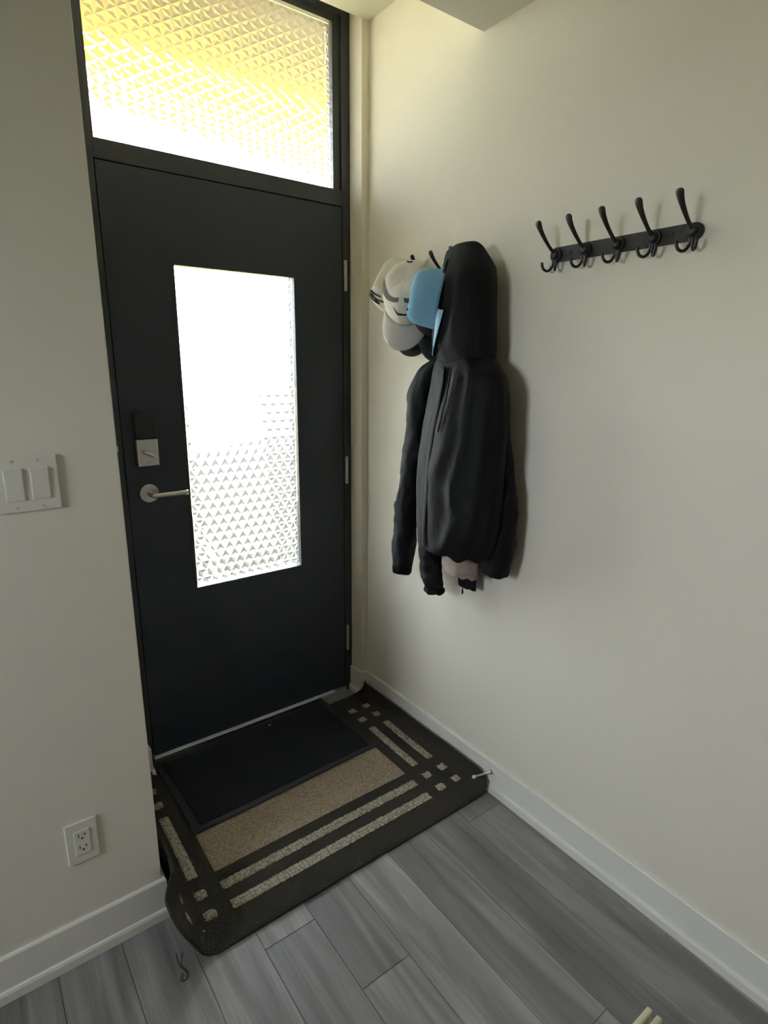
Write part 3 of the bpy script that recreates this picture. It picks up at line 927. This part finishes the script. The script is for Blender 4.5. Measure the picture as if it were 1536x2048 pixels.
# behind it: black rain jacket with snap tabs on the sleeve
j2 = empty('rain_jacket', (-0.05, -0.55, 0.88))
tag(j2, 'black rain jacket whose sleeve carries a tab with silver snaps', 'jacket', 'jackets on the hook rail')
rows2 = [(1.500, -0.024, -0.560, 0.040, 0.010), (1.470, -0.024, -0.5387, 0.0939, 0.011), (1.4234, -0.024, -0.5412, 0.1339, 0.011), (1.3691, -0.024, -0.5387, 0.1549, 0.011), (1.2583, -0.024, -0.5424, 0.1637, 0.011),
         (1.1432, -0.024, -0.5376, 0.1781, 0.011), (1.027, -0.024, -0.5483, 0.1766, 0.011), (0.895, -0.024, -0.5614, 0.1541, 0.011)]
loft('body', rows2, M['nylon2'], j2, [(120, 118, 1.44, 0.92, 0.004, 10)], 8.0, rough=0.002, hem=0.02)
s2 = sleeve('sleeve', [(-0.050, -0.510, 1.478, 0.026, 0.022), (-0.075, -0.482, 1.445, 0.040, 0.032), (-0.100, -0.458, 1.385, 0.047, 0.040), (-0.112, -0.452, 1.251, 0.044, 0.042), (-0.120, -0.440, 1.115, 0.043, 0.042), (-0.122, -0.417, 0.969, 0.043, 0.042), (-0.122, -0.400, 0.855, 0.042, 0.040), (-0.122, -0.392, 0.736, 0.037, 0.036)], M['nylon2'], j2, 5.5, rough=0.008, wr=18)
s2b = sleeve('sleeve', [(-0.030, -0.690, 1.36, 0.030, 0.014), (-0.034, -0.710, 1.20, 0.036, 0.018), (-0.036, -0.735, 1.00, 0.036, 0.018), (-0.038, -0.745, 0.86, 0.036, 0.018), (-0.038, -0.742, 0.818, 0.033, 0.018)], M['nylon2'], j2, 9.5, rough=0.004, wr=18)
bm = bmesh.new()
bm_tube(bm, [(-0.155, -0.424, 1.120), (-0.156, -0.416, 1.070), (-0.157, -0.408, 1.025), (-0.158, -0.402, 1.000), (-0.158, -0.401, 0.992)], [(0.010, 0.002), (0.012, 0.0025), (0.013, 0.0025), (0.012, 0.0025), (0.007, 0.002)], 10, flat=(-0.8, 0.6, 0))
tb = bm_obj('cuff_tab', bm, M['nylon2'], s2, True)
dirn = Vector((-0.85, -0.45, 0.1)).normalized()
for c in ((-0.160, -0.407, 1.008), (-0.156, -0.416, 0.975)):
    bm = bmesh.new(); bm_disc(bm, c, dirn, 0.0062, 0.004, 16, 0.0015)
    bm_obj('snap', bm, M['alu'], s2)['label'] = 'silver snap fastener'

# beige jacket pocket flap peeking out below
j3 = empty('cargo_jacket', (-0.09, -0.655, 0.80))
tag(j3, 'beige cotton jacket peeking out below the black jackets with a pocket flap', 'jacket', 'jackets on the hook rail')
loft('body', [(0.98, -0.088, -0.645, 0.050, 0.024), (0.95, -0.089, -0.650, 0.062, 0.030), (0.8805, -0.090, -0.6545, 0.0740, 0.036), (0.835, -0.090, -0.656, 0.0735, 0.037), (0.800, -0.090, -0.6586, 0.070, 0.037)], M['beige'], j3, [(240, 235, 1.0, 0.80, 0.004, 12), (200, 204, 0.92, 0.80, 0.004, 9)], 3.7, rough=0.004, hem=0.008)
V, F = [], []
for j in range(7):
    z = 0.866 - 0.050 * j / 6
    for i in range(15):
        th = R(205 + 62 * i / 14)
        off = 0.005 + 0.003 * math.sin(j / 6 * 2.4) + 0.0015 * noise.noise(Vector((i * 0.5, j * 0.7, 2)))
        V.append((-0.090 + (0.037 + off) * math.cos(th), -0.6555 + (0.0735 + off) * math.sin(th), z + (0.006 * math.sin(i / 14 * PI) if j == 6 else 0)))
for j in range(6):
    for i in range(14):
        a = j * 15 + i; F.append((a, a + 15, a + 16, a + 1))
fl_ = mesh('pocket_flap', V, F, M['beige'], j3, True)
md = fl_.modifiers.new('thick', 'SOLIDIFY'); md.thickness = 0.004; md.offset = 0

# black fleece with a dangling zip pull
j4 = empty('zip_fleece', (-0.045, -0.64, 0.735))
tag(j4, 'narrow black fleece hem with a zip pull hanging lowest under the beige flap', 'jacket', 'jackets on the hook rail')
loft('body', [(0.99, -0.044, -0.636, 0.036, 0.008), (0.95, -0.044, -0.637, 0.042, 0.009), (0.868, -0.044, -0.6395, 0.044, 0.010), (0.790, -0.044, -0.643, 0.0425, 0.012), (0.737, -0.044, -0.646, 0.040, 0.012)], M['knit'], j4, [], 2.0, rough=0.003, hem=0.004)
bm = bmesh.new()
bm_tube(bm, [(-0.057, -0.640, 0.745), (-0.058, -0.640, 0.732), (-0.058, -0.640, 0.724), (-0.058, -0.640, 0.716)], [0.0025, 0.0022, 0.0038, 0.0030], 10)
bm_obj('zip_pull', bm, M['hook'], j4, True)

# ------------------------------------------------------------------ caps
def cap(name, label, rim, front, up, m_crown, m_brim, scale=1.0, seed=0.0, brim_len=0.075, crumple=0.006, band=None, curve=0.020, height=0.105):
    """baseball cap; local x lateral, y front, z crown; rim = world point at the centre of the rim"""
    f = Vector(front).normalized(); u = Vector(up).normalized()
    u = (u - f * u.dot(f)).normalized(); l = f.cross(u)
    W = lambda p: Vector(rim) + (l * p[0] + f * p[1] + u * p[2]) * scale
    root = empty(name, tuple(rim))
    tag(root, label, 'cap', 'caps on the hook rail')
    hw, hl, H = 0.080, 0.094, height
    def crown_pt(phi, t, off=0.0):
        """phi 0 = front"""
        r = math.cos(t * PI / 2) ** 0.62; h = math.sin(t * PI / 2) ** 0.92
        fr = max(0.0, math.cos(phi))
        x = hw * r * math.sin(phi); y = hl * r * math.cos(phi); z = H * h * (1 + 0.10 * fr * math.sin(t * PI))
        d = crumple * noise.noise(Vector((x * 16 + seed, y * 16, z * 16))) * (0.25 + t) + off
        seam = -0.0012 * math.exp(-((((math.degrees(phi) + 30) % 60) - 30) / 3.0) ** 2)
        nrm = Vector((x / hw ** 2, y / hl ** 2, (z + 0.02) / H ** 2)).normalized()
        return Vector((x, y, z)) + nrm * (d + seam)
    NP, NT = 72, 20
    V, F = [], []
    for j in range(NT):
        for k in range(NP):
            V.append(W(crown_pt(2 * PI * k / NP, j / NT)))
    V.append(W(crown_pt(0, 1.0)))
    for j in range(NT - 1):
        for k in range(NP):
            ph = abs(((360.0 * (k + 0.5) / NP) % 360) - 180)
            # arched opening at the back above the strap
            if 0.10 < (j + 0.5) / NT < 0.10 + 0.32 * math.sqrt(max(0, 1 - (ph / 27.0) ** 2)): continue
            p, q = j * NP + k, j * NP + (k + 1) % NP
            F.append((p, q, q + NP, p + NP))
    for k in range(NP): F.append(((NT - 1) * NP + k, (NT - 1) * NP + (k + 1) % NP, NT * NP))
    c = mesh('crown', V, F, m_crown, root, True)
    md = c.modifiers.new('cloth', 'SOLIDIFY'); md.thickness = 0.0022; md.offset = 1
    # brim
    V, F = [], []
    nb, nr = 30, 9
    for j in range(nr + 1):
        s_ = j / nr
        for k in range(nb + 1):
            a = R(-68 + 136 * k / nb)
            w_ = k / nb * 2 - 1
            L_ = brim_len * (1 - abs(w_) ** 2.6) ** 0.6
            x = hw * math.sin(a) * (1 + 0.04 * s_); y = hl * math.cos(a) + L_ * s_
            z = -curve * (w_ ** 2) * (0.35 + 0.9 * s_) + 0.004 - 0.006 * s_
            V.append(W((x, y, z)))
    for j in range(nr):
        for k in range(nb):
            p = j * (nb + 1) + k; F.append((p, p + nb + 1, p + nb + 2, p + 1))
    b = mesh('brim', V, F, m_brim, root, True)
    md = b.modifiers.new('board', 'SOLIDIFY'); md.thickness = 0.0035; md.offset = 0
    # button on top
    bm = bmesh.new(); bmesh.ops.create_icosphere(bm, subdivisions=2, radius=1)
    top = W(crown_pt(0, 1.0))
    for v in bm.verts: v.co = top + (l * v.co.x + f * v.co.y) * 0.0065 * scale + u * (v.co.z * 0.003 * scale)
    bm_obj('button', bm, m_crown, root, True)
    def surf(name_, strips, m_, off=0.0016, wd=0.0025):
        """embroidered strokes given as lists of (phi_deg, t)"""
        bm = bmesh.new()
        for st in strips:
            pts = []
            for (a0, t0), (a1, t1) in zip(st, st[1:]):
                for k in range(4): pts.append((a0 + (a1 - a0) * k / 4, t0 + (t1 - t0) * k / 4))
            pts.append(st[-1])
            P_ = [W(crown_pt(R(a), t, off)) for a, t in pts]
            bm_tube(bm, P_, wd * scale, 6)
        return bm_obj(name_, bm, m_, root, True)
    def patch_on(name_, lower, upper, a0, a1, m_, na=40, nt_=6, off=0.0014):
        """sewn-on shape between two t curves over a range of phi"""
        V, F = [], []
        for k in range(na + 1):
            q = k / na
            for j in range(nt_ + 1):
                t = lower(q) + (upper(q) - lower(q)) * j / nt_
                V.append(W(crown_pt(R(a0 + (a1 - a0) * q), t, off)))
        for k in range(na):
            for j in range(nt_):
                p = k * (nt_ + 1) + j; F.append((p, p + 1, p + nt_ + 2, p + nt_ + 1))
        return mesh(name_, V, F, m_, root, True)
    return root, surf, patch_on, W, crown_pt

DOWN = (0.0, 0.0, -1.0)
# black cap nearest the wall
cap('black_cap', 'black baseball cap behind the pale caps, only its brim showing', (-0.020, -0.425, 1.640), (0, -0.02, -1), (-0.80, -0.6, 0), M['capblack'], M['capblack'], 0.98, 1.0, 0.078)
# charcoal brim behind the swoosh cap
cap('charcoal_cap', 'charcoal baseball cap tucked behind the cap with the curved tick', (-0.030, -0.322, 1.668), (-0.08, 0.02, -1), (-0.76, -0.62, 0.02), M['capcharcoal'], M['capcharcoal'], 1.03, 2.0, 0.080, height=0.05)
# cream cap with the letters, turned towards the door
r1, surf, pat, W, cp = cap('lettered_cap', 'cream baseball cap with interlocked black letters facing the door', (-0.070, -0.328, 1.708), (-0.22, 0.12, -0.96), (-0.66, 0.66, 0.26), M['capcream'], M['capcream'], 1.02, 5.0, 0.045, 0.014)
surf('emblem', [[(a * 1.25 - 38, t + 0.10) for a, t in st] for st in ([(-10, 0.30), (-10, 0.60)], [(-10, 0.60), (6, 0.30)], [(6, 0.30), (6, 0.60)], [(-6, 0.66), (-1, 0.47), (11, 0.66)], [(-1, 0.47), (-2, 0.22)])], M['ink'], wd=0.0024)
# off white cap with the tick, facing the room
r2, surf, pat, W, cp = cap('tick_cap', 'off-white baseball cap with grey side band and a dark curved tick', (-0.074, -0.346, 1.682), (-0.34, -0.14, -0.93), (-0.66, -0.58, 0.38), M['capwhite'], M['capbrim'], 1.08, 9.0, 0.080, 0.012, curve=0.022)
# curved tick: hooked heavy end, tapering away
pat('tick_emblem', lambda q: 0.285 + 0.045 * (1 - q) ** 2 + 0.13 * max(0.0, q - 0.80) / 0.20,
    lambda q: 0.287 + 0.075 * (1 - q) ** 2 + 0.075 * q + (0.10 * (max(0.0, q - 0.72) / 0.28) ** 1.5), -32, 20, M['ink'])
pat('side_band', lambda q: 0.62 - 0.33 * q, lambda q: 0.72 - 0.22 * q, 5, 98, M['capgrey'])
pat('side_band', lambda q: 0.62 - 0.33 * (1 - q), lambda q: 0.72 - 0.22 * (1 - q), -98, -12, M['capgrey'])
surf('vent_slit', [[(172, 0.60), (180, 0.63), (190, 0.60)]], M['ink'], wd=0.0022)
# sky blue cap seen edge on beside the hood
r3, surf, pat, W, cp = cap('blue_cap', 'sky blue baseball cap hanging beside the black hood', (-0.135, -0.583, 1.650), (-0.12, 0.13, -1), (-0.64, 0.76, 0.0), M['capblue'], M['capbluelight'], 0.97, 14.0, 0.075, 0.016, curve=0.012)
surf('eyelet', [[(40, 0.62), (44, 0.66)]], M['ink'], wd=0.0022)
surf('eyelet', [[(-40, 0.62), (-44, 0.66)]], M['ink'], wd=0.0022)

# ------------------------------------------------------------------ low slatted rack at the near edge
rk = empty('slatted_rack', (-0.42, -1.60, 0.0))
tag(rk, 'cream slatted rack standing low on the grey floor', 'rack')
for k in range(5):
    box('slat', -0.62, -0.292, -1.525 - 0.022 * k, -1.511 - 0.022 * k, 0.062, 0.082, M['cream'], rk, 0.005, 3)
for x in (-0.59, -0.32):
    box('bearer', x - 0.010, x + 0.010, -1.615, -1.513, 0.046, 0.0615, M['cream'], rk, 0.002)
    for y in (-1.604, -1.524):
        box('leg', x - 0.009, x + 0.009, y - 0.009, y + 0.009, 0.0, 0.0455, M['cream'], rk, 0.002)
